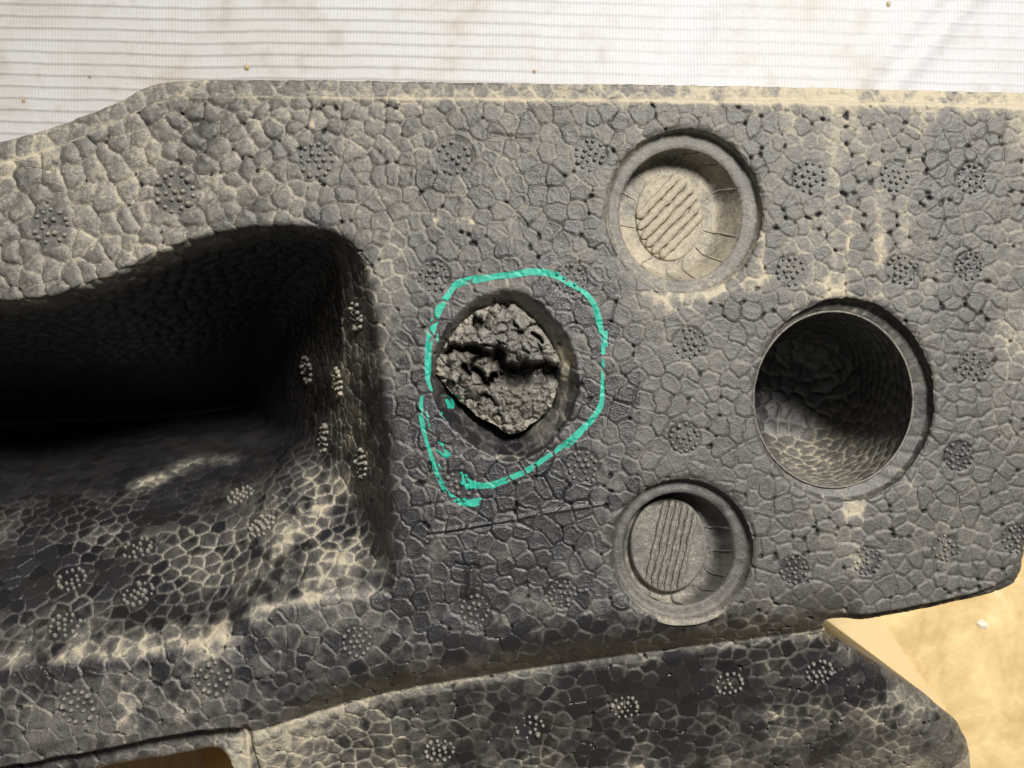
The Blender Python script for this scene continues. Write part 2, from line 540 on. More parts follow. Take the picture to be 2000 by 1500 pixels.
rimb = np.exp(-((E - 4.2) / 2.0) ** 2) * (0.35 + 0.9 * noise2(sites[I1, 0] + sites[I2, 0], sites[I1, 1] + sites[I2, 1], 50, 57)) * (1 - 0.5 * pebble)
disp = calm * (amp * (pil - 1) + 0.6 * rimb + tilt * np.clip(E / 6, 0, 1) * (1 - 0.6 * flange_top) - 8.0 * gap) * (1 - 0.7 * sstep(500, 800, -Z0)) + micro
disp = np.where(calm < 0.9, disp - 1.6 * (1 - calm), disp)
# a few wrinkles in the flange at the top, fine scratches on the face
disp = disp + flange_top * 3.0 * (fbm(X + 0.4 * Y, Y * 2.2, 20, 61, 3) - 0.5)
def ridge(pts, wid, h):
    global disp
    p = densify(pts, 1.5)
    x0, y0 = p.min(0) - 20; x1, y1 = p.max(0) + 20
    i0, i1 = np.searchsorted(xs, (x0, x1)); j0, j1 = np.searchsorted(ys, (y0, y1))
    sl = (slice(j0, j1), slice(i0, i1))
    best = np.full(X[sl].shape, 1e9)
    for q in p: best = np.minimum(best, (X[sl] - q[0]) ** 2 + (Y[sl] - q[1]) ** 2)
    disp[sl] += h * np.exp(-best / wid ** 2)
ridge([(838, 1040), (900, 1032), (1000, 1015), (1060, 1002), (1180, 985)], 3.0, 3.5)
ridge([(838, 1044), (900, 1037), (1000, 1020)], 3.0, -3.0)
ridge([(890, 1102), (905, 1106), (930, 1104)], 4, -7); ridge([(918, 1110), (920, 1140), (915, 1160)], 8, 5)
for (cx, cy, rr_) in ((885, 308, 47), (343, 375, 50)):
    ridge([(cx + rr_ * math.cos(t), cy + rr_ * math.sin(t)) for t in np.linspace(math.pi * 0.95, math.pi * 2.2, 20)], 2.6, 2.6)
ridge([(315, 438), (340, 446), (380, 440)], 5, -6); ridge([(960, 262), (1000, 268), (1032, 272)], 5, -5); ridge([(365, 240), (385, 236)], 6, -9)

# dust map (0 clean .. 1 covered), also carrying painted highlights and shade
big = fbm(X, Y, 320, 101, 4)
mid = fbm(X, Y, 70, 111, 4)
fine = fbm(X, Y, 16, 121, 3)
base_lv = 0.135 + 0.15 * sstep(900, 250, Y) + 0.15 * sstep(900, 200, X) * (Y < 700) + 0.02 * sstep(1300, 1750, X) - 0.25 * np.exp(-(((X - 1000) / 400) ** 2 + ((Y - 960) / 400) ** 2)) - 0.08 * sstep(1130, 1300, Y) * sstep(500, 900, X)
dust = base_lv + 0.26 * (big - 0.5) + 0.42 * (mid - 0.5) + 0.34 * (fine - 0.5)
dust = dust + 0.14 * (rb[I1] - 0.5)
edge_line = (1 - sstep(0.4, 2.6, E))
edge_r = noise2((sites[I1, 0] + sites[I2, 0]) * 0.5, (sites[I1, 1] + sites[I2, 1]) * 0.5, 60, 131)
side = np.clip(0.5 + 0.5 * ((lx * 0.5 - ly * -0.8) / 20), 0, 1)
dust = dust + edge_line * (0.03 + 0.36 * edge_r ** 1.4 + 0.06 * (1 - pebble) + 0.09 * inpocket) * (0.35 + 0.65 * side) * calm
dust = dust + calm * np.exp(-((E - 3.4) / 1.7) ** 2) * (0.30 * edge_r * np.clip(0.6 - ly / 26 + lx / 60, 0, 1.2))  # pale rim painted on the lit upper right side of each bead
tin_ = itps(T_IN, X)
dust = dust * np.where(calm < 0.6, 0.6, 1)
dust = dust + 0.50 * np.exp(-((Y - tin_ - 1) / 6.0) ** 2) * (0.25 + 0.75 * sstep(300, 1200, X) + 0.5 * sstep(300, 60, X)) * (0.5 + mid)
dust = dust + flange_top * (0.10 + 0.20 * sstep(700, 1500, X)) * (0.1 + 1.2 * mid + 0.6 * (fine - 0.4))
dust = dust + 0.30 * sstep(30, 0, Y - tin_) * sstep(900, 1500, X) * fine * 1.6
def spot(x, y, rx, ry, a, ang=0.0):
    global dust
    ca, sa = math.cos(ang), math.sin(ang)
    ex = ((X - x) * ca + (Y - y) * sa) / rx; ey = (-(X - x) * sa + (Y - y) * ca) / ry
    dust = dust + a * np.exp(-(ex ** 2 + ey ** 2)) * np.clip(3.2 * (mid - 0.32), 0, 1.6) * (0.2 + 1.6 * fine) * (0.6 + 0.8 * rb[I1]) * (0.5 + 0.9 * np.exp(-E / 5.0))
for s_ in [(1400, 560, 110, 22, 0.55, -0.35), (1660, 570, 50, 22, 0.7), (1620, 560, 20, 40, 0.4), (1668, 985, 20, 26, 0.8), (1300, 575, 60, 16, .35), (1485, 420, 12, 80, 0.35), (1690, 1105, 26, 14, 0.7),
           (1870, 300, 12, 60, 0.4), (1850, 700, 12, 120, 0.22), (1720, 480, 12, 90, 0.3), (1660, 470, 9, 80, 0.3), (1780, 990, 14, 70, 0.3), (640, 640, 20, 60, 0.1), (1620, 1195, 40, 26, 0.4, -0.6),
           (20, 325, 60, 22, 0.5, -0.3), (380, 212, 50, 14, .4), (740, 560, 22, 100, 0.25), (310, 1360, 60, 40, .35), (250, 1400, 16, 40, .45), (1000, 890, 70, 10, 0.5), (1105, 760, 20, 90, 0.55),
           (1440, 1230, 60, 60, 0.15), (560, 250, 8, 8, .9), (525, 247, 6, 6, .7), (608, 243, 6, 6, .8), (855, 432, 8, 8, 1.1), (915, 434, 12, 5, .9), (1110, 1230, 600, 20, 0.06)]:
    spot(*s_)
# streaks of clean, dark foam running down the right hand part
streak = fbm(X * 1.0, Y * 0.16, 60, 141, 3)
dust = dust - 0.55 * np.clip(streak - 0.54, 0, 1) * sstep(1350, 1600, X) * 1.8 * (Y < 1180)
dust = dust + 0.5 * np.clip(fbm(X, Y * 0.2, 44, 147, 3) - 0.55, 0, 1) * sstep(1400, 1650, X) * 2.0 * (Y < 1150)
for s_ in [(1840, 360, 24, 70, -0.3), (1745, 430, 16, 80, -0.26), (1950, 960, 28, 60, -0.3), (1910, 470, 14, 60, -0.2), (1890, 560, 20, 50, -.25)]: spot(*s_)
# pocket: dusty lower slope with a pale diagonal fan, darker deep down
pk = inpocket * (Y > 620)
dust = dust + pk * (-0.08 + 0.30 * edge_line * edge_r)
xh = lambda u, v: hit(u, v)[:2]
for (u, v, rx, ry, a, an) in [(540, 1100, 150, 34, 0.62, -1.0), (470, 1200, 90, 26, 0.6, -0.75), (600, 1010, 70, 30, 0.35, -0.9), (330, 1250, 130, 24, 0.36, -0.12), (120, 1270, 140, 22, 0.34, -0.1), (200, 1040, 60, 20, 0.2, 0), (680, 780, 50, 260, 0.34, 0), (630, 880, 40, 160, 0.3, 0), (560, 1150, 110, 60, 0.3, -0.5), (690, 1080, 50, 40, 0.2, 0)]:  # slope dust, plus pale spots painting light onto the right wall
    x_, y_ = xh(u, v); spot(x_, y_, rx, ry, a, an)
dust = dust + 0.34 * np.exp(-((Y - itps(P_BOT, X) - 2) / 8) ** 2) * sstep(470, 510, X) * sstep(775, 740, X) * (0.5 + fine)  # pale strip painting the glossy highlight of the lip
dust = dust + pk * 0.13 * sstep(150, 420, X) * (0.4 + 1.2 * mid) * sstep(520, 400, -Z0)
dust = dust - 0.25 * np.exp(-((Y - itps(P_BOT, X) - 14) / 14) ** 2) * sstep(420, 300, X)
x_, y_ = xh(60, 1120); spot(x_, y_, 120, 60, -0.45); x_, y_ = xh(230, 1130); spot(x_, y_, 100, 40, -0.3); x_, y_ = xh(330, 1000); spot(x_, y_, 160, 25, -0.4)
rim_l = np.exp(-((Y - itps(P_BOT, X) + 4) / 13) ** 2) * (X < 470)
dust = dust + 0.26 * rim_l * np.clip(3 * (mid - 0.35), 0, 1.5)  # dust line that also paints the left rim's highlight
# lower block: dust and painted highlight along the crease, dust at its left and round its right end
crx = itp(CREASE, X)
lowm = (Y > crx - 4) * (X > 470)
dust = dust + lowm * (0.50 * np.exp(-np.maximum(Y - crx, 0) / 14) * (0.6 + 0.8 * mid) + 0.38 * sstep(900, 520, X) * fine * 1.4 + 0.5 * sstep(1600, 1850, X) * mid - 0.12 * sstep(900, 1300, X) + 0.16 * edge_line * edge_r)
dust = dust + lowm * 0.4 * sstep(1520, 1600, Y) * mid  # pale tint painting the highlight on the bottom roll
dust = dust + ((X > 405) & (X < 475) & (Y > itp(F_EDGE, X))) * 0.45 * (mid + 0.2)
for (u, v, a) in ((1220, 1380, .5), (1425, 1335, .35), (1520, 1400, .6), (1035, 1420, .35), (858, 1465, .45), (740, 1450, .5), (1540, 1440, .4)):
    x_, y_ = xh(u, v); spot(x_, y_, 34, 22, a)
dust = dust - 0.9 * gap
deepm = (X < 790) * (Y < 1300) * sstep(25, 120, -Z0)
dust = dust * (1 - deepm * np.maximum(sstep(260, 520, -Z0), sstep(300, 200, tt_top) * (X < 640)) )  # dust faded out to paint the pocket's deep shade
for (u, v, rx, ry, a, an) in [(215, 955, 30, 9, .5, -.15), (265, 946, 36, 10, 1.0, -.2), (310, 935, 34, 10, .9, -.3), (345, 915, 22, 12, .7, -.5), (390, 903, 34, 8, .6, -.1), (450, 900, 50, 7, .45, 0)]:  # pale bead row painting the highlight on the pocket's inner crease
    x_, y_ = xh(u, v); spot(x_, y_, rx * 1.3, ry * 1.5, a * 0.5, an)
for (u, v, rx, ry, a, an) in [(1000, 1482, 200, 16, .35, -.03), (1250, 1498, 160, 14, .35, -.03), (650, 1425, 160, 30, .2, -.2), (1700, 1390, 90, 50, .35, .6)]:  # painted highlight along the bottom roll, plus dust at both ends
    x_, y_ = xh(u, v); spot(x_, y_, rx, ry, a, an)
# broken recess: inner ring keeps dust on its right and lower side
dust = dust + (SDM < 0) * (SDK > 0) * (0.06 + 0.26 * sstep(950, 1080, X))
dust = dust - 0.5 * (SDM < -10) * sstep(8, -4, SDK)
dust = dust - 0.10 * np.exp(-((SDM - 25) / 40.0) ** 2)
dust = np.where((X > 1250) & (Y < 1200) & (SDM > 0) & (calm > 0.6), np.maximum(dust, 0.13 + 0.10 * fine - 0.2 * gap), dust)
dust = np.clip(dust, 0.0, 1)
tone = np.clip(0.5 + 0.7 * (rb[I1] - 0.5) + 0.9 * (big - 0.5), 0, 1)

# final positions: relief along the normal
nn = np.sqrt(1 + GZ_x ** 2 + GZ_y ** 2)
dsp = disp
PX = X - GZ_x / nn * dsp; PY = Y - GZ_y / nn * dsp; PZ = Z0 + dsp / nn
# snap to outline and to the rims
m = SD > 0
PX = np.where(m, NX, PX); PY = np.where(m, NY, PY)
keepv = SD < 2.4
for r_, e in zip(RR, RIMS):
    rim_n = 1 + 0.011 * (noise2(X, Y, 26, 151) - 0.5) * 2 + 0.006 * (noise2(X, Y, 9, 153) - 0.5) * 2
    k = r_ < rim_n
    f = np.where(k, rim_n / np.maximum(r_, 1e-3), 1)
    PX = np.where(k, e[0] + (X - e[0]) * f, PX); PY = np.where(k, e[1] + (Y - e[1]) * f, PY)
    keepv &= r_ > 1 - 2.6 / min(e[2], e[3])
keepv &= SDK > -22
nr, nc = X.shape
idx = np.arange(nr * nc).reshape(nr, nc)
kq = keepv[:-1, :-1] & keepv[1:, :-1] & keepv[:-1, 1:] & keepv[1:, 1:]
quads = np.stack([idx[:-1, :-1], idx[1:, :-1], idx[1:, 1:], idx[:-1, 1:]], -1)[kq]
qid = I1[:-1, :-1][kq]
PA = np.stack([PX.ravel(), PY.ravel(), PZ.ravel()], 1)
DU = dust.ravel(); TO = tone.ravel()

# ------------------------------------------------------------------ the foam block
block = empty("foam_block", W(1000, 750, -BACK))
tag(block, "big black dusty moulded bead foam block with round recesses and a teal marker ring", "foam block")

def submesh(name, qs, mat, parent, skirt=None, kind=None):
    used, inv = np.unique(qs.ravel(), return_inverse=True)
    q = inv.reshape(-1, 4)
    P = PA[used]; du = DU[used]; to = TO[used]
    if skirt is not None:
        e = np.concatenate([q[:, [0, 1]], q[:, [1, 2]], q[:, [2, 3]], q[:, [3, 0]]])
        key = np.minimum(e[:, 0], e[:, 1]).astype(np.int64) * len(P) + np.maximum(e[:, 0], e[:, 1])
        _, first, cnt = np.unique(key, return_index=True, return_counts=True)
        be = e[first[cnt == 1]]
        be, deep = skirt(P, be)
        if len(be):
            bu, binv = np.unique(be.ravel(), return_inverse=True)
            nb = binv.reshape(-1, 2) + len(P)
            PB = P[bu].copy(); PB[:, 2] = deep(PB)
            q = np.concatenate([q, np.stack([be[:, 1], be[:, 0], nb[:, 0], nb[:, 1]], 1)])
            P = np.concatenate([P, PB]); du = np.concatenate([du, du[bu] * 0.4]); to = np.concatenate([to, to[bu]])
    o = mesh_obj(name, P, q, mat, parent, {"dust": du, "tone": to})
    if kind: o['kind'] = kind
    return o

# screen area of each bead
cntb = np.zeros(ns)
zq = PZ[:-1, :-1][kq]; ax = PX[:-1, :-1][kq]; ay = PY[:-1, :-1][kq]
kk = DC / (DC - zq); su = 1000 + (ax - 1000) * kk; sv = 750 + (ay - 750) * kk
# facing area of each quad as seen from the camera
def proj(ix):
    p = PA[ix]; k = DC / (DC - p[:, 2]); return 1000 + (p[:, 0] - 1000) * k, 750 + (p[:, 1] - 750) * k
a_ = proj(quads[:, 0]); b2 = proj(quads[:, 1]); c_ = proj(quads[:, 2])
qa = np.abs((b2[0] - a_[0]) * (c_[1] - a_[1]) - (b2[1] - a_[1]) * (c_[0] - a_[0]))
vis = (su > 4) & (su < 1996) & (sv > 4) & (sv < 1496)
np.add.at(cntb, qid[vis], qa[vis])
hidden = sites[:, 2] < -420
cntb[hidden] = 0
# keep the sides of the outline as the skin's own skirt: beads on the edge stay in the skin
nearedge = np.zeros(ns, bool)
np.logical_or.at(nearedge, qid, (SD[:-1, :-1][kq] > -4) | (calm[:-1, :-1][kq] < 0.5))
cntb[nearedge] = 0
bigb = set(np.argsort(-cntb)[:300].tolist())
isbig = np.isin(qid, np.array(sorted(bigb)))

def outer_skirt(P, be):
    c = P[be].mean(1)
    sd, _, _ = poly_sd(c[:, 0], c[:, 1], OUT)
    return be[sd > -3.0], (lambda B: np.full(len(B), -BACK))
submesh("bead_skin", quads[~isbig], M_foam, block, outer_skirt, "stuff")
order = np.argsort(qid[isbig], kind='stable'); qb = quads[isbig][order]; qi = qid[isbig][order]
ids, st_ = np.unique(qi, return_index=True)
st_ = list(st_) + [len(qi)]
for n_ in range(len(ids)):
    submesh("bead", qb[st_[n_]:st_[n_ + 1]], M_foam, block, lambda P, be: (be, lambda B: B[:, 2] - 9.0))

# ------------------------------------------------------------------ vent imprints: clusters of little nubs
def nub_mesh(acc, c, n, t1, t2, r, h, rings=4, seg=9):
    P, Q = acc
    b0 = len(P)
    for i in range(rings):
        a = (i / rings) * math.pi / 2
        for j in range(seg):
            th = 2 * math.pi * j / seg
            P.append(c + (t1 * math.cos(th) + t2 * math.sin(th)) * r * math.cos(a) + n * (h * math.sin(a) - 0.8))
    P.append(c + n * (h - 0.8))
    for i in range(rings - 1):
        for j in range(seg):
            Q.append((b0 + i * seg + j, b0 + i * seg + (j + 1) % seg, b0 + (i + 1) * seg + (j + 1) % seg, b0 + (i + 1) * seg + j))
    for j in range(seg):
        Q.append((b0 + (rings - 1) * seg + j, b0 + (rings - 1) * seg + (j + 1) % seg, b0 + rings * seg, b0 + rings * seg))

STROKE1 = [(262, 790, 18), (240, 740, 26), (238, 680, 36), (238, 600, 40), (245, 520, 44), (265, 430, 50), (300, 345, 46), (345, 270, 36), (385, 215, 42), (450, 190, 46), (560, 174, 40), (700, 156, 42), (800, 142, 44), (860, 144, 42), (920, 160, 40),
           (975, 185, 32), (1040, 225, 26), (1090, 255, 30), (1140, 320, 36), (1165, 400, 38), (1180, 470, 36), (1190, 530, 26), (1188, 620, 22), (1185, 720, 20), (1182, 830, 26), (1170, 880, 36), (1120, 950, 38), (1050, 1020, 34), (970, 1085, 34),
           (880, 1150, 32), (790, 1210, 36), (700, 1255, 34), (600, 1290, 34), (530, 1302, 38), (470, 1290, 44), (420, 1255, 24)]
STROKE2 = [(208, 803, 20), (200, 870, 26), (205, 960, 27), (225, 1040, 24), (250, 1120, 24), (275, 1200, 26), (310, 1290, 28), (350, 1345, 26), (410, 1388, 34), (470, 1395, 44), (540, 1380, 40)]
STROKE3 = [(333, 800, 40), (345, 840, 48), (362, 888, 40)]
STROKE4 = [(305, 900, 16), (335, 940, 14)]
SMEARS = [[(270, 1075, 46), (310, 1100, 60), (370, 1150, 46)], [(425, 1230, 40), (450, 1300, 50), (470, 1330, 30)], [(215, 890, 40), (240, 1000, 40)], [(275, 470, 40), (285, 540, 30)], [(1170, 720, 60), (1205, 780, 20)], [(1190, 450, 46), (1200, 560, 40)], [(285, 1180, 40), (320, 1240, 30)], [(560, 1330, 40), (700, 1285, 40)], [(980, 1110, 36), (1100, 1000, 36)]]
def z4(st):
    return np.array([(a / 2.778 + 750, b / 2.778 + 480, c / 2.778) for a, b, c in st])
S1, S2 = z4(STROKE1), z4(STROKE2)
PTS_ALL = np.concatenate([densify(S1, 4), densify(S2, 4)])

for (x, y, z, r, n) in VP:
    t1 = np.cross(n, (0, 1, 0)); t1 /= np.linalg.norm(t1); t2 = np.cross(n, t1)
    accs = ([], []), ([], [])
    lay = [(0.0, 1, 0.0), (0.40, 6, rng.random() * 6), (0.84, 13, rng.random() * 6)] if r > 30 else [(0.18, 3, rng.random() * 6), (0.55, 7, rng.random() * 6), (0.88, 12, rng.random() * 6)]
    du_l = []
    for (fr, cnt, ph) in lay:
        for k in range(cnt):
            if rng.random() < 0.08: continue
            th = ph + 2 * math.pi * k / cnt + rng.normal(0, 0.05)
            ro = r * fr * (1 + rng.normal(0, 0.04))
            c = np.array([x, y, z]) + t1 * ro * math.cos(th) + t2 * ro * math.sin(th)
            c[2] = sample(PZ, c[0], c[1])[0] if abs(n[2]) > 0.9 else c[2] - 1.2
            near = ((PTS_ALL[:, 0] - c[0]) ** 2 + (PTS_ALL[:, 1] - c[1]) ** 2 - (PTS_ALL[:, 2] * 0.5 + 3) ** 2).min() < 0
            rr_ = r * 0.130 * (1 + rng.normal(0, 0.16))
            nub_mesh(accs[1 if near else 0], c, n, t1, t2, rr_, rr_ * 1.75)
    Pn, Qn = accs[0]
    P = np.array(Pn + accs[1][0]); Q = list(Qn) + [tuple(i + len(Pn) for i in q) for q in accs[1][1]]
    q4 = [q for q in Q if q[2] != q[3]]; q3 = [q[:3] for q in Q if q[2] == q[3]]
    dl = sample(dust, P[:, 0], P[:, 1])
    o = mesh_obj("vent_imprint", P, q4, M_nub, block, {"dust": np.clip(dl * 0.8 + 0.30, 0, 1), "tone": rng.random(len(P)) * 0.3 + 0.4}, tris=q3)  # raised dust value paints the nubs' bright tops
    if accs[1][0]:
        o.data.materials.append(M_teal)
        mi = np.array([1 if min(p.vertices) >= len(Pn) else 0 for p in o.data.polygons], dtype=np.int32)
        o.data.polygons.foreach_set("material_index", mi)
        o['label'] = "cluster of small nubs crossed by the teal marker"

# ------------------------------------------------------------------ teal marker strokes, draped over the beads
def drape(name, pts, parent, raggedness=0.25, cut=0.0, seed=1, lift=0.9, label=None, streaky=False):
    p = densify(pts, 1.6)
    d = np.gradient(p[:, :2], axis=0); d /= np.linalg.norm(d, axis=1)[:, None] + 1e-9
    nrm = np.stack([-d[:, 1], d[:, 0]], 1)
    m = 15
    s = np.linspace(-0.5, 0.5, m)
    L = np.arange(len(p)) * 1.6
    wl = p[:, 2] * (1 + raggedness * 2 * (fbm(L, L * 0, 14, seed, 3) - 0.5)); wr = p[:, 2] * (1 + raggedness * 2 * (fbm(L, L * 0, 14, seed + 50, 3) - 0.5))
    off = np.where(s[None, :] < 0, s[None, :] * wl[:, None], s[None, :] * wr[:, None])
    GX = p[:, 0][:, None] + nrm[:, 0][:, None] * off; GY = p[:, 1][:, None] + nrm[:, 1][:, None] * off
    for _ in range(1):
        ZZ = sample(PZ, GX.ravel(), GY.ravel()).reshape(GX.shape) + lift
    ids_ = np.arange(GX.size).reshape(GX.shape)
    rel = sample(disp, GX.ravel(), GY.ravel()).reshape(GX.shape)
    en = sample(E, GX.ravel(), GY.ravel()).reshape(GX.shape)
    nz = fbm(L[:, None] * (0.35 if streaky else 0.6) + 0 * off, off * (2.2 if streaky else 1.2) + seed * 37, 11, seed + 9, 3)
    gm = sample(gap, GX.ravel(), GY.ravel()).reshape(GX.shape)
    jn = noise2(GX, GY, 40, 321 + seed)
    ok = (gm < 0.25) & ~((en < 0.5 + 1.5 * jn) & (jn > 0.64)) & (nz > cut)
    tend = np.minimum(L, L[-1] - L)[:, None] * max(1.0, 26 * 4 / L[-1])
    ok &= nz > cut + 0.30 * sstep(26, 0, tend)
    ok &= np.abs(s)[None, :] < 0.5 - 0.22 * sstep(12, 0, tend) + 0 * off
    okq = ok[:-1, :-1] & ok[1:, :-1] & ok[:-1, 1:] & ok[1:, 1:]
    q = np.stack([ids_[:-1, :-1], ids_[1:, :-1], ids_[1:, 1:], ids_[:-1, 1:]], -1)[okq]
    if len(q) == 0: return None
    P = np.stack([GX.ravel(), GY.ravel(), ZZ.ravel()], 1)
    used, inv = np.unique(q.ravel(), return_inverse=True)
    o = mesh_obj(name, P[used], inv.reshape(-1, 4)[:, ::-1], M_teal, parent)
    if label: o['label'] = label
    return o
drape("marker_stroke", S1, block, 0.22, 0.14, 3, label="thick teal marker stroke ringing the torn core")
drape("marker_stroke", S2, block, 0.28, 0.26, 5, label="thin teal marker stroke curling in at the lower left")
drape("marker_stroke", z4(STROKE3), block, 0.3, 0.12, 7, label="teal dab on the wall of the torn recess")
drape("marker_stroke", z4(STROKE4), block, 0.3, 0.36, 8, label="short faint teal dash below the dab")
for i, sm in enumerate(SMEARS):
    drape("marker_smear", z4(sm), block, 0.5, 0.45, 20 + i, 0.7, streaky=True)

# ------------------------------------------------------------------ torn core: each torn bead its own lump
tc = empty("torn_core", W(985, 735, -60)); tc.parent = block
tc.location = W(985, 735, -60) - W(1000, 750, -BACK)
cxs = np.arange(838, 1106, 1.5); cys = np.arange(574, 862, 1.5)
CX, CY = np.meshgrid(cxs, cys)
CSD, CNX, CNY = poly_sd(CX, CY, core)
tab = []
for k in range(9000):
    a, b_ = rng.uniform(838, 1106), rng.uniform(574, 862)
    r = rng.choice([15, 20, 25, 30])
    if all((a - p) ** 2 + (b_ - q_) ** 2 > (0.5 * (r + r2)) ** 2 for p, q_, r2 in tab): tab.append((a, b_, r))
tab = np.array(tab); nt_ = len(tab)
wxx = CX + 9 * (fbm(CX, CY, 22, 201, 3) - 0.5) * 2; wyy = CY + 9 * (fbm(CX, CY, 22, 207, 3) - 0.5) * 2
dd = (wxx[..., None] - tab[:, 0]) ** 2 + (wyy[..., None] - tab[:, 1]) ** 2 - (tab[:, 2] * 0.5) ** 2 * 0.6
od = np.argpartition(dd, 1, axis=-1)[..., :2]
g = np.take_along_axis(dd, od, -1); sw = g[..., 0] > g[..., 1]
J1 = np.where(sw, od[..., 1], od[..., 0]); J2 = np.where(sw, od[..., 0], od[..., 1])
ce = np.abs(g[..., 0] - g[..., 1]) / (2 * np.hypot(tab[J1, 0] - tab[J2, 0], tab[J1, 1] - tab[J2, 1]) + 1e-3)
hb = rng.normal(0, 1, nt_); tl = rng.normal(0, 1, (nt_, 2)); hb = hb * rng.choice([0.5, 1, 2.0], nt_)
FIS = [[(858, 684, 5), (880, 676, 8), (905, 684, 7), (930, 682, 12), (950, 692, 9), (972, 694, 15), (980, 712, 10), (1000, 726, 14), (1018, 722, 9), (1040, 714, 15), (1062, 716, 10), (1096, 728, 12)],
       [(985, 735, 10), (1010, 742, 15), (1040, 730, 18), (1070, 726, 14), (1094, 738, 8)],
       [(935, 690, 7), (918, 708, 5), (922, 724, 6), (950, 742, 7), (968, 738, 5)], [(1040, 650, 3), (1052, 656, 4), (1060, 668, 3)], [(905, 720, 8), (915, 732, 5)]]
fd = np.zeros(CX.shape)
for f in FIS:
    p = densify(np.array(f, float), 4)
    p[:, 1] += 9 * (noise2(p[:, 0], p[:, 1], 13, 231) - 0.5) * 2
    for q in p: fd = np.maximum(fd, np.exp(-(((CX - q[0]) ** 2 + (CY - q[1]) ** 2) / (q[2] * 0.85) ** 2) ** 1.4))
dome = -37 + 10 * sstep(0, -60, CSD) - 12 * np.exp(-np.maximum(-CSD, 0) / 7)
cz = dome + 5.5 * hb[J1] + (tl[J1, 0] * (CX - tab[J1, 0]) + tl[J1, 1] * (CY - tab[J1, 1])) * 0.36 - 8 * (1 - np.clip(ce / 9, 0, 1)) ** 2
cz = cz + 13 * (fbm(CX, CY, 45, 241, 3) - 0.5) + 4.5 * (fbm(CX, CY, 9, 251, 3) - 0.5) * 2.2 + 7.0 * (fbm(CX, CY, 5, 255, 2) - 0.5) + 8 * np.abs(fbm(CX, CY, 14, 261, 2) - 0.5)
cz = cz - 60 * fd - 16 * np.exp(-(((CX - 1010) / 50) ** 2 + ((CY - 728) / 22) ** 2)) + 10 * np.exp(-((CY - 665) / 40) ** 2) * sstep(900, 1000, CX)
kc = CSD < 1.6
CPX = np.where(CSD > 0, CNX, CX); CPY = np.where(CSD > 0, CNY, CY)
ci = np.arange(CX.size).reshape(CX.shape)
cq = kc[:-1, :-1] & kc[1:, :-1] & kc[:-1, 1:] & kc[1:, 1:]
quadsC = np.stack([ci[:-1, :-1], ci[1:, :-1], ci[1:, 1:], ci[:-1, 1:]], -1)[cq]; cid = J1[:-1, :-1][cq]
PA_, DU_, TO_ = PA, DU, TO
PA = np.stack([CPX.ravel(), CPY.ravel(), cz.ravel()], 1)
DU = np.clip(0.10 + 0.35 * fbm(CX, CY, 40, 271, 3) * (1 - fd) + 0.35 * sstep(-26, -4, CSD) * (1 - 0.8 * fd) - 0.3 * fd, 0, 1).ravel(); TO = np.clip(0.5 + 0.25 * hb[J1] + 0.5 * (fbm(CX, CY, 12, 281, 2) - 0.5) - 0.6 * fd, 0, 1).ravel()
for k in np.unique(cid):
    qs = quadsC[cid == k]
    submesh("torn_bead", qs, M_torn, tc, lambda P, be: (be, lambda B: np.minimum(B[:, 2] - 12, -86.0)))
PA, DU, TO = PA_, DU_, TO_
tc['label'] = "torn rough foam core split by a dark crack inside the teal ring"

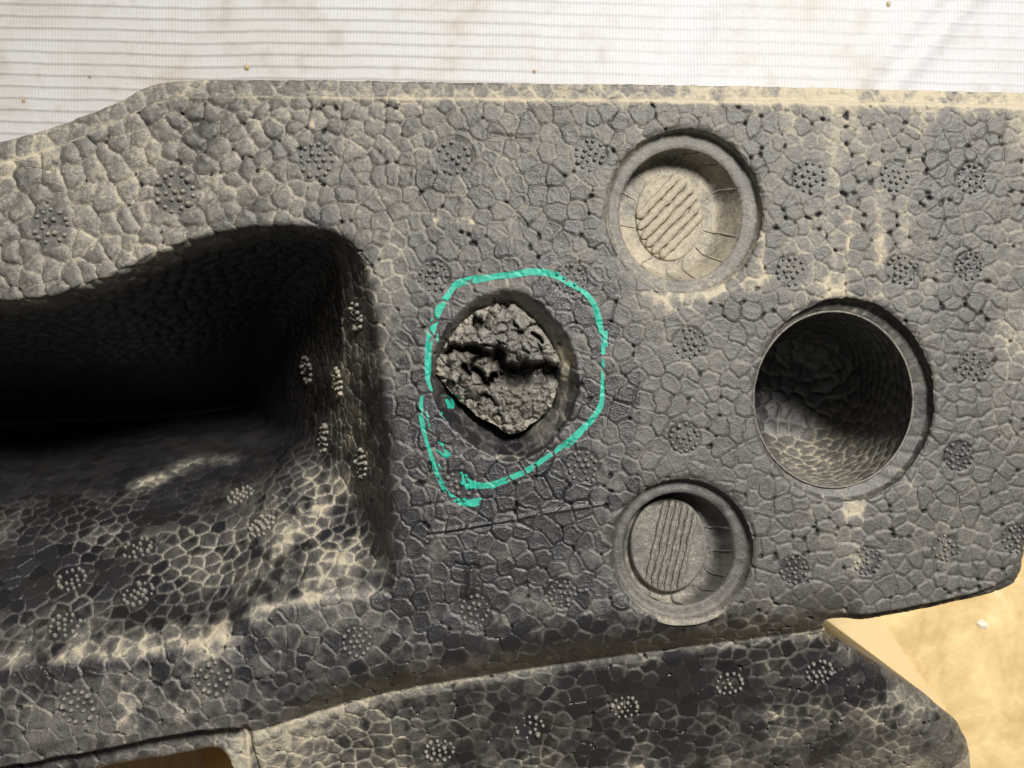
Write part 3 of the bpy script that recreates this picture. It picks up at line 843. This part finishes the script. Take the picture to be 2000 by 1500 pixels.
# ------------------------------------------------------------------ round recesses
def rings_mesh(name, rings, mat, parent, seg=128, sub=6, rough=1.2, dustf=None, seed=1, cap=True, bead=False, kind=None):
    """rings: list of (cx, cy, rx, ry, z) real coordinates; subdivided between"""
    R_ = []
    for a, b_ in zip(rings[:-1], rings[1:]):
        L = max(abs(a[2] - b_[2]), abs(a[4] - b_[4]), 1)
        m = max(1, min(40, int(L / sub)))
        for j in range(m):
            t = j / m
            R_.append([a[i] + (b_[i] - a[i]) * t for i in range(5)])
    R_.append(list(rings[-1]))
    R_ = np.array(R_)
    th = np.linspace(0, 2 * np.pi, seg, endpoint=False)
    PX_ = R_[:, 0][:, None] + R_[:, 2][:, None] * np.cos(th); PY_ = R_[:, 1][:, None] + R_[:, 3][:, None] * np.sin(th)
    PZ_ = R_[:, 4][:, None] + 0 * PX_
    nz = (fbm(PX_ + PZ_ * 0.7, PY_ + PZ_ * 0.9, 16, seed, 3) - 0.5) * 2
    PZ_ = PZ_ + rough * nz
    k_ = 1 + 0.006 * rough * (fbm(PX_ * 1.2 + PZ_, PY_ - PZ_, 22, seed + 3, 2) - 0.5)
    PX_ = R_[:, 0][:, None] + (PX_ - R_[:, 0][:, None]) * k_; PY_ = R_[:, 1][:, None] + (PY_ - R_[:, 1][:, None]) * k_
    P = np.stack([PX_.ravel(), PY_.ravel(), PZ_.ravel()], 1)
    du = dustf(P) if dustf else np.full(len(P), 0.3)
    to = 0.3 + 0.5 * fbm(P[:, 0], P[:, 1], 30, seed + 7, 2)
    if bead:
        # spread beads over the wall too
        pick = []
        perm = rng.permutation(len(P))
        hs = {}
        for i in perm:
            p = P[i]; key = tuple((p // 34).astype(int)); good = True
            for dx in (-1, 0, 1):
                for dy in (-1, 0, 1):
                    for dz in (-1, 0, 1):
                        for q in hs.get((key[0] + dx, key[1] + dy, key[2] + dz), ()):
                            if ((p - q) ** 2).sum() < 26 ** 2: good = False
            if good: hs.setdefault(key, []).append(p); pick.append(p)
        kd = kdtree.KDTree(len(pick))
        for i, p in enumerate(pick): kd.insert(Vector(p), i)
        kd.balance()
        ev = np.empty(len(P)); bid = np.empty(len(P), int)
        wob = np.stack([fbm(P[:, 0], P[:, 1] + P[:, 2], 24, seed + 11, 2), fbm(P[:, 0] + P[:, 2], P[:, 1], 24, seed + 12, 2), fbm(P[:, 2], P[:, 1], 24, seed + 13, 2)], 1) * 8
        for i in range(len(P)):
            f = kd.find_n(Vector(P[i] + wob[i] - 4), 2)
            ev[i] = f[1][2] - f[0][2]; bid[i] = f[0][1]
        pl = 1 - (1 - np.clip(ev / 15, 0, 1)) ** 2
        ctr = R_[:, :2].mean(0)
        inw = np.stack([ctr[0] - P[:, 0], ctr[1] - P[:, 1], np.full(len(P), 60.0)], 1); inw /= np.linalg.norm(inw, axis=1)[:, None]
        P = P + inw * ((pl - 1) * 4.0)[:, None]
        el = 1 - sstep(1.0, 5.0, ev)
        du = np.clip(du + el * (0.10 + du * 1.6), 0, 1)
    n_, m_ = len(R_), seg
    ii = np.arange(n_ * m_).reshape(n_, m_)
    q = np.stack([ii[:-1], ii[1:], np.roll(ii[1:], -1, 1), np.roll(ii[:-1], -1, 1)], -1).reshape(-1, 4)
    tris = None
    if cap:
        c = np.array([[R_[-1, 0], R_[-1, 1], P[-seg:, 2].mean()]])
        P = np.concatenate([P, c]); du = np.append(du, du[-seg:].mean()); to = np.append(to, to[-seg:].mean())
        last = ii[-1]
        tris = np.stack([last, np.full(seg, n_ * m_), np.roll(last, -1)], 1)
    return mesh_obj(name, P, q, mat, parent, {"dust": np.clip(du, 0, 1), "tone": np.clip(to, 0, 1)}, tris=tris)

def E_(cx, cy, rx, ry, d):                       # an ellipse as it is seen, put at depth d
    k = (DC + d) / DC
    return (1000 + (cx - 1000) * k, 750 + (cy - 750) * k, rx * k, ry * k, -d)

def tube(name, pts, r, mat, parent, dustv=0.5, seg=6, flat=1.0):
    pts = np.asarray(pts, float)
    P = []; Q = []
    for i, p in enumerate(pts):
        t = pts[min(i + 1, len(pts) - 1)] - pts[max(i - 1, 0)]; t /= np.linalg.norm(t) + 1e-9
        a = np.cross(t, (0, 0, 1.0)); a /= np.linalg.norm(a) + 1e-9; b_ = np.cross(a, t)
        rr_ = r * (0.75 + 0.5 * noise2(p[0] * 1.0, p[1] * 1.0, 9, 77)) * (0.4 if i in (0, len(pts) - 1) else 1)
        for j in range(seg):
            th = 2 * math.pi * j / seg
            P.append(p + a * rr_ * math.cos(th) + b_ * rr_ * flat * math.sin(th))
    for i in range(len(pts) - 1):
        for j in range(seg):
            Q.append((i * seg + j, i * seg + (j + 1) % seg, (i + 1) * seg + (j + 1) % seg, (i + 1) * seg + j))
    return mesh_obj(name, P, Q, mat, parent, {"dust": np.full(len(P), dustv), "tone": np.full(len(P), 0.5)})

def lerp3(a, b, n): return [tuple(a[i] + (b[i] - a[i]) * t for i in range(3)) for t in np.linspace(0, 1, n)]

def make_recess(rim, mouthS, mouth_d, floorS, floor_d, discS, disc_d, rib_ang, rib_off, rib_r, seams, dlev, seed, label):
    cx, cy, rx, ry = rim
    rm = E_(*mouthS, mouth_d); fl = E_(*floorS, floor_d); dk = E_(*discS, disc_d); dkf = E_(*discS, floor_d)
    def df(P):
        f = fbm(P[:, 0], P[:, 1], 60, seed, 3); g_ = fbm(P[:, 0], P[:, 1], 14, seed + 2, 3)
        lev = dlev + 0.45 * (f - 0.5) + 0.4 * (g_ - 0.5)
        lowr = sstep(-0.2, 1.0, ((P[:, 1] - cy) / ry) * 0.8 + ((cx - P[:, 0]) / rx) * 0.25)
        lev = lev + 0.26 * lowr
        on_ledge = (P[:, 2] > -mouth_d - 4) & (P[:, 2] < -mouth_d + 6)
        return np.where(on_ledge, lev * 0.55 + 0.05, lev)
    rings = [(cx, cy, rx + 9, ry + 9, -9), (cx, cy, rx + 1.5, ry + 1.5, -8), (cx, cy, rx - 4, ry - 4, -mouth_d + 3), (cx, cy, rx - 9, ry - 9, -mouth_d),
             (rm[0], rm[1], rm[2] + 3, rm[3] + 3, -mouth_d), (rm[0], rm[1], rm[2], rm[3], -mouth_d - 2), (fl[0] + 0.15 * (rm[0] - fl[0]), fl[1], fl[2] + 4, fl[3] + 4, -floor_d + 14), (fl[0], fl[1], fl[2] - 6, fl[3] - 6, -floor_d),
             (dkf[0], dkf[1], dkf[2] + 5, dkf[3] + 5, -floor_d)]
    r_ = rings_mesh("round_recess", rings, M_foam, block, seg=180, sub=5, rough=1.6, dustf=df, seed=seed, cap=True)
    r_['label'] = label
    def dfd(P): return np.clip(dlev + 0.18 + 0.3 * (fbm(P[:, 0], P[:, 1], 40, seed + 4, 3) - 0.5) + 0.25 * (fbm(P[:, 0], P[:, 1], 9, seed + 5, 2) - 0.5), 0, 1)
    rings_mesh("plug_disc", [(dk[0], dk[1], dk[2] + 1.5, dk[3] + 1.5, -floor_d - 3), (dk[0], dk[1], dk[2], dk[3], -disc_d - 1), (dk[0], dk[1], dk[2] - 3, dk[3] - 3, -disc_d + 2.5), (dk[0], dk[1], dk[2] - 7, dk[3] - 7, -disc_d), (dk[0], dk[1], 2, 2, -disc_d)],
               M_foam, r_, seg=96, sub=5, rough=1.0, dustf=dfd, seed=seed + 6)
    ca, sa = math.cos(rib_ang), math.sin(rib_ang)
    for off in rib_off:
        # chord across the disc
        px_, py_ = -sa * off, ca * off
        A = (ca / dk[2]) ** 2 + (sa / dk[3]) ** 2; B = 2 * (px_ * ca / dk[2] ** 2 + py_ * sa / dk[3] ** 2); C = (px_ / dk[2]) ** 2 + (py_ / dk[3]) ** 2 - 0.93
        D_ = B * B - 4 * A * C
        if D_ <= 0: continue
        t0, t1 = (-B - math.sqrt(D_)) / (2 * A), (-B + math.sqrt(D_)) / (2 * A)
        pts = [(dk[0] + px_ + ca * t - sa * 1.0 * (noise2(t * 1.0, off * 5.0, 17, seed + 9) - 0.5) * 2, dk[1] + py_ + sa * t + ca * 1.0 * (noise2(t * 1.0, off * 5.0, 17, seed + 9) - 0.5) * 2, -disc_d + rib_r * 0.45) for t in np.linspace(t0, t1, 26)]
        tube("rib", pts, rib_r, M_foam, r_, min(1, dlev + 0.22), seg=8, flat=0.62)
    for a in seams:
        c_, s_ = math.cos(a), math.sin(a)
        j1 = rng.normal(0, 0.07)
        p0 = (dkf[0] + (dkf[2] + 3) * c_, dkf[1] + (dkf[3] + 3) * s_, -floor_d + 0.5)
        c2, s2 = math.cos(a + j1), math.sin(a + j1)
        p1 = (fl[0] + (fl[2] - 4) * c2, fl[1] + (fl[3] - 4) * s2, -floor_d + 1)
        c3, s3 = math.cos(a + j1 * 1.5), math.sin(a + j1 * 1.5)
        p2 = (rm[0] + (rm[2] - 1) * c3, rm[1] + (rm[3] - 1) * s3, -mouth_d - 3)
        p1 = (fl[0] + (fl[2] - 6) * c2, fl[1] + (fl[3] - 6) * s2, -floor_d + 1)
        p1b = (fl[0] + 0.15 * (rm[0] - fl[0]) + (fl[2] + 3) * c2, fl[1] + (fl[3] + 3) * s2, -floor_d + 13)
        tube("seam", lerp3(p0, p1, 6)[:-1] + lerp3(p1, p1b, 3)[:-1] + lerp3(p1b, p2, 6), 2.0, M_foam, r_, dlev + 0.1, seg=5)
    # thin lip round the mouth
    th = np.linspace(0, 2 * math.pi, 121)
    return r_
make_recess(RIMS[0], (1329, 420, 120, 129), 27, (1305, 419, 100, 117), 88, (1307, 423, 65, 86), 84, -0.80, (-45, -27, -9, 9, 27, 45), 8.5,
            [0.3, 0.72, 1.15, 1.6, 2.05, 2.9, 3.5, 4.0, 4.45, 4.95, 5.4, 5.95], 0.54, 301, "upper round recess, thick with pale dust, diagonal ribs on its floor")
make_recess(RIMS[1], (1326, 1072, 109, 110), 25, (1307, 1066, 92, 105), 84, (1306, 1064, 75, 92), 66, 1.80, (-39, -26, -13, 0, 13, 26), 5.0,
            [0.15, 0.5, 0.95, 1.5, 2.2, 5.9], 0.21, 331, "lower round recess, grey, with near upright ribs on its raised plug")

def hole():
    cx, cy, rx, ry = RIMS[2]
    d1 = 30
    m = E_(1626, 780, 154, 170, d1 + 4)
    def df(P):
        g_ = fbm(P[:, 0], P[:, 1], 30, 351, 3)
        ledge = P[:, 2] > -d1 - 12
        low = sstep(0.0, 0.9, (P[:, 1] - cy) / ry + 0.25 * (P[:, 0] - cx) / rx) 
        return np.where(ledge, 0.12 + 0.35 * (g_ - 0.4), 0.02 + 0.42 * low + 0.4 * (g_ - 0.5) * low)
    rings = [(cx, cy, rx + 9, ry + 9, -9), (cx, cy, rx + 1.5, ry + 1.5, -8), (cx, cy, rx - 3, ry - 3, -d1 + 3), (cx, cy, rx - 7, ry - 7, -d1), (m[0], m[1], m[2] + 4, m[3] + 4, -d1 - 1), (m[0], m[1], m[2], m[3], -d1 - 4),
             (m[0] + 1, m[1], m[2] * .99, m[3] * .99, -110), (m[0] + 3, m[1] - 4, m[2] * .95, m[3] * .93, -230), (m[0] + 4, m[1] - 12, m[2] * .88, m[3] * .82, -320), (m[0] + 4, m[1] - 14, m[2] * .70, m[3] * .66, -375), (m[0] + 4, m[1] - 14, m[2] * .4, m[3] * .4, -400), (m[0] + 4, m[1] - 14, 6, 6, -408)]
    h = rings_mesh("bore", rings, M_foam, block, seg=220, sub=5, rough=1.0, dustf=df, seed=341, bead=True)
    h['label'] = "large open round hole, dark inside with pale dust low on its wall"
    th = np.linspace(0, 2 * math.pi, 161)
    pts = [(m[0] + (m[2] + 1.5) * math.cos(t), m[1] + (m[3] + 1.5) * math.sin(t), -d1 + 0.5 + 2.5 * (noise2(math.cos(t) * 100, math.sin(t) * 100, 15, 361) - 0.5)) for t in th]
    tube("rim_lip", pts, 2.4, M_foam, h, 0.42, seg=6)
hole()

# ------------------------------------------------------------------ ground, tarp, board, cardboard, crumbs
def plain_mesh(name, P, Q, mat, parent=None, smooth=True):
    return mesh_obj(name, np.array(P, float), np.array(Q), mat, parent, smooth=smooth)

def box_mesh(name, corners, z0, z1, mat, parent=None, bevel=0):
    P = [(x, y, z0) for x, y in corners] + [(x, y, z1) for x, y in corners]
    n = len(corners)
    Q = [[i, (i + 1) % n, n + (i + 1) % n, n + i] for i in range(n)]
    me = bpy.data.meshes.new(name)
    off = parent_origin(parent)
    me.from_pydata([W(*p) - off for p in P], [], Q + [list(range(n))[::-1], list(range(n, 2 * n))])
    import bmesh
    bm = bmesh.new(); bm.from_mesh(me); bmesh.ops.recalc_face_normals(bm, faces=bm.faces); bm.to_mesh(me); bm.free()
    me.materials.append(mat)
    o = bpy.data.objects.new(name, me); COL.objects.link(o)
    if parent: o.parent = parent
    return o

mf = bpy.data.materials.new("ochre_concrete")
nt, N, L, b = nodes_of(mf)
pos = worldpos(nt)
c1 = ramp(nt, add_noise(nt, pos, 22, 5, 0.62, 1.2), [(0.30, (0.58, 0.42, 0.20)), (0.45, (0.74, 0.56, 0.28)), (0.58, (0.84, 0.66, 0.34)), (0.72, (0.88, 0.75, 0.46))])
c2 = ramp(nt, add_noise(nt, pos, 70, 5, 0.7, 0.8), [(0.35, (0.80, 0.74, 0.66)), (0.6, (1.02, 1.0, 0.98))])
L.new(mixc(nt, 0.8, c1, c2, 'MULTIPLY'), b.inputs["Base Color"]); b.inputs["Roughness"].default_value = 0.75
bm_ = N.new("ShaderNodeBump"); bm_.inputs["Strength"].default_value = 0.4; bm_.inputs["Distance"].default_value = 0.002
L.new(add_noise(nt, pos, 90, 5), bm_.inputs["Height"]); L.new(bm_.outputs[0], b.inputs["Normal"])
gx = np.linspace(-26000, 28000, 41); gy = np.linspace(-26000, 28000, 41)
GX, GY = np.meshgrid(gx, gy); GI = np.arange(GX.size).reshape(GX.shape)
fl = plain_mesh("floor", np.stack([GX.ravel(), GY.ravel(), np.full(GX.size, FLOOR)], 1), np.stack([GI[:-1, :-1], GI[1:, :-1], GI[1:, 1:], GI[:-1, 1:]], -1).reshape(-1, 4), mf)
tag(fl, kind="structure"); fl['label'] = "blotchy ochre concrete floor"

mb = bpy.data.materials.new("tan_board")
nt, N, L, b = nodes_of(mb); pos = worldpos(nt)
L.new(ramp(nt, add_noise(nt, pos, 30, 4, 0.6, 0.4), [(0.3, (0.74, 0.56, 0.29)), (0.7, (0.80, 0.62, 0.34))]), b.inputs["Base Color"]); b.inputs["Roughness"].default_value = 0.7
def SU(u, v, d): return unp(u, v, d)
dB_ = -FLOOR - 14
bd_ = box_mesh("board", [SU(1500, 1000, dB_), SU(1690, 1150, dB_), SU(1730, 1215, dB_), SU(1775, 1290, dB_), SU(1850, 1385, dB_), SU(1850, 1450, dB_), SU(1700, 1600, dB_), SU(1250, 1500, dB_)], FLOOR + 0.5, FLOOR + 4, mb)
tag(bd_, "smooth tan board on the floor showing in the notch beside the foam", "board")

# white woven tarp with raised ribs
mt = bpy.data.materials.new("white_woven_tarp")
nt, N, L, b = nodes_of(mt); pos = worldpos(nt)
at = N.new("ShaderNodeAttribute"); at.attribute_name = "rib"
sx = N.new("ShaderNodeSeparateXYZ"); L.new(pos, sx.inputs[0])
wv = N.new("ShaderNodeTexWave"); wv.wave_type = 'BANDS'; wv.bands_direction = 'X'; wv.inputs["Scale"].default_value = 1 / (9.5 * S) / 20 * 6.2832; wv.inputs["Distortion"].default_value = 1.2; wv.inputs["Detail"].default_value = 2; wv.inputs["Detail Scale"].default_value = 3
L.new(pos, wv.inputs["Vector"])
stain = add_noise(nt, pos, 18, 5, 0.65, 0.8)
cst = ramp(nt, stain, [(0.24, (0.46, 0.40, 0.32)), (0.40, (0.60, 0.60, 0.61)), (0.55, (0.64, 0.65, 0.69))])
thread = ramp(nt, wv.outputs["Fac"], [(0.1, (0.70, 0.685, 0.66)), (0.7, (1.0, 1.0, 1.0))])
grain = ramp(nt, add_noise(nt, pos, 700, 3, 0.7), [(0.3, (0.88, 0.87, 0.85)), (0.6, (1.0, 1.0, 1.0))])
ca = mixc(nt, 0.6, cst, thread, 'MULTIPLY'); ca = mixc(nt, 0.7, ca, grain, 'MULTIPLY')
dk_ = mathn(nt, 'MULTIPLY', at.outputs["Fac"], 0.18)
ca = mixc(nt, dk_, ca, (0.50, 0.45, 0.38))  # shade line under each rib, painted into the colour
ag = N.new("ShaderNodeAttribute"); ag.attribute_name = "tarp_tint"  # darker, greyer tint towards the left, plus scattered stains
ca = mixc(nt, ag.outputs["Fac"], ca, (0.36, 0.33, 0.28))
L.new(ca, b.inputs["Base Color"]); b.inputs["Roughness"].default_value = 0.55
bm_ = N.new("ShaderNodeBump"); bm_.inputs["Strength"].default_value = 0.25; bm_.inputs["Distance"].default_value = 0.0003
L.new(wv.outputs["Fac"], bm_.inputs["Height"]); L.new(bm_.outputs[0], b.inputs["Normal"])
kt = (DC - FLOOR) / DC
txs = np.concatenate([np.arange(-2600, -620, 60.0), np.arange(-620, 2700, 9.5), np.arange(2700, 4300, 60.0)])
tys = np.concatenate([np.arange(-2200, -420, 40.0), np.arange(-420, 260, 2.6), np.arange(260, 700, 22.0)])
TX, TY = np.meshgrid(txs, tys)
drift = 3.5 * (fbm(TX, TY, 70, 431, 2) - 0.5) + 0.028 * np.maximum(TX - 250, 0) + 10 * np.sin(TX / 330.0 + 1) * np.exp(-((TX - 100) / 700) ** 2) + 5 * (fbm(TX, TY * 0.3, 160, 401, 2) - 0.5)
per = 34.6
ph = (TY - drift) / per
fr = ph - np.floor(ph)
fine_zone = ((TY > -440) & (TY < 270)).astype(float)
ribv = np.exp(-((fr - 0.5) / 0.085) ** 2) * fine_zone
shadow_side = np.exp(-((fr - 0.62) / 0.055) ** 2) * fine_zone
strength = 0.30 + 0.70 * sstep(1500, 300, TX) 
cloth = 26 * (fbm(TX, TY, 600, 411, 3) - 0.35) + 10 * np.exp(-(((TX - 1900) * 0.75 + (TY - 0) * 0.66) / 40.0) ** 2) * sstep(1500, 1800, TX) + 9 * np.exp(-(((TX - 2050) * 0.75 + (TY + 40) * 0.66) / 30.0) ** 2) + 8 * np.exp(-(((TX - 1500) * 0.9 + TY * 0.4) / 60.0) ** 2)
TZ = FLOOR + 8 + np.clip(cloth, 0, 60) * sstep(420, 120, TY) + 5.5 * ribv * strength
TI = np.arange(TX.size).reshape(TX.shape)
tp = mesh_obj("tarp", np.stack([TX.ravel(), TY.ravel(), TZ.ravel()], 1), np.stack([TI[:-1, :-1], TI[1:, :-1], TI[1:, 1:], TI[:-1, 1:]], -1).reshape(-1, 4), mt, None, {"rib": (shadow_side * strength * (0.4 + 0.8 * noise2(TX, TY, 90, 421))).ravel(), "tarp_tint": (0.30 * sstep(1500, 100, TX) * (0.4 + 1.2 * fbm(TX, TY, 180, 441, 4)) + 0.35 * np.clip(fbm(TX, TY, 55, 443, 4) - 0.6, 0, 1) * 4).clip(0, 0.8).ravel()})
tag(tp, "white ribbed woven tarp with brown stains spread behind the foam", "tarp")

mc = bpy.data.materials.new("brown_cardboard")
nt, N, L, b = nodes_of(mc); pos = worldpos(nt)
wv = N.new("ShaderNodeTexWave"); wv.bands_direction = 'X'; wv.inputs["Scale"].default_value = 60; wv.inputs["Distortion"].default_value = 1.0
L.new(pos, wv.inputs["Vector"])
L.new(mixc(nt, 0.5, ramp(nt, add_noise(nt, pos, 120, 4), [(0.3, (0.74, 0.47, 0.23)), (0.7, (0.82, 0.56, 0.30))]), ramp(nt, wv.outputs["Fac"], [(0.0, (0.8, 0.78, 0.75)), (1.0, (1, 1, 1))]), 'MULTIPLY'), b.inputs["Base Color"])
b.inputs["Roughness"].default_value = 0.8
cb = box_mesh("cardboard_box", [SU(-250, 1488, 330), SU(395, 1445, 330), SU(402, 1900, 330), SU(-250, 1900, 330)], FLOOR + 0.5, -330, mc)
tag(cb, "brown cardboard box showing below the lower left edge of the foam", "box")

def crumb(name, u, v, size, col, label, cat, group=None, flat=0.5, el=1.0, seed=1, z=None):
    m = bpy.data.materials.new(name + "_surface")
    nt, N, L, b = nodes_of(m)
    L.new(ramp(nt, add_noise(nt, worldpos(nt), 800, 3), [(0.3, tuple(c * 0.7 for c in col)), (0.7, col)]), b.inputs["Base Color"]); b.inputs["Roughness"].default_value = 0.8
    import bmesh
    x, y = unp(u, v, -FLOOR - 20)
    if z is None:
        i = np.argmin(np.abs(txs - x)); j = np.argmin(np.abs(tys - y)); z = TZ[j, i]
    bm = bmesh.new(); bmesh.ops.create_icosphere(bm, subdivisions=2, radius=1.0)
    r = random.Random(seed)
    for vv in bm.verts:
        f = 1 + r.uniform(-0.28, 0.28)
        vv.co = Vector((vv.co.x * f * size * el, vv.co.y * f * size, vv.co.z * f * size * flat)) * S
    me = bpy.data.meshes.new(name); bm.to_mesh(me); bm.free(); me.materials.append(m)
    o = bpy.data.objects.new(name, me); COL.objects.link(o)
    o.location = W(x, y, z + size * flat * 0.7); o.rotation_euler = (0, 0, r.uniform(0, 3))
    return tag(o, label, cat, group)
crumb("dirt_crumb", 482, 130, 7, (0.55, 0.42, 0.18), "yellowish dirt crumb on the tarp just above the foam's left shoulder", "crumb", "crumbs on the tarp", 0.7, 1.0, 3)
crumb("dirt_crumb", 1737, 6, 6, (0.6, 0.5, 0.28), "tan dirt crumb on the tarp at the top right", "crumb", "crumbs on the tarp", 0.7, 1.2, 4)
crumb("dirt_crumb", 174, 148, 4, (0.28, 0.20, 0.10), "small brown speck on the ribbed tarp near the left slope of the foam", "crumb", "crumbs on the tarp", 0.6, 1.2, 5)
crumb("dirt_crumb", 45, 196, 5, (0.5, 0.36, 0.2), "brown crumb on the tarp near the left edge", "crumb", "crumbs on the tarp", 0.6, 1.3, 6)
crumb("dirt_crumb", 1044, 138, 5, (0.5, 0.38, 0.22), "brown crumb on the tarp above the middle of the foam", "crumb", "crumbs on the tarp", 0.6, 1.2, 7)
crumb("paint_chip", 1925, 1222, 11, (0.92, 0.88, 0.75), "white chip lying on the ochre floor in the lower right corner", "chip", None, 0.3, 1.6, 8, z=FLOOR)
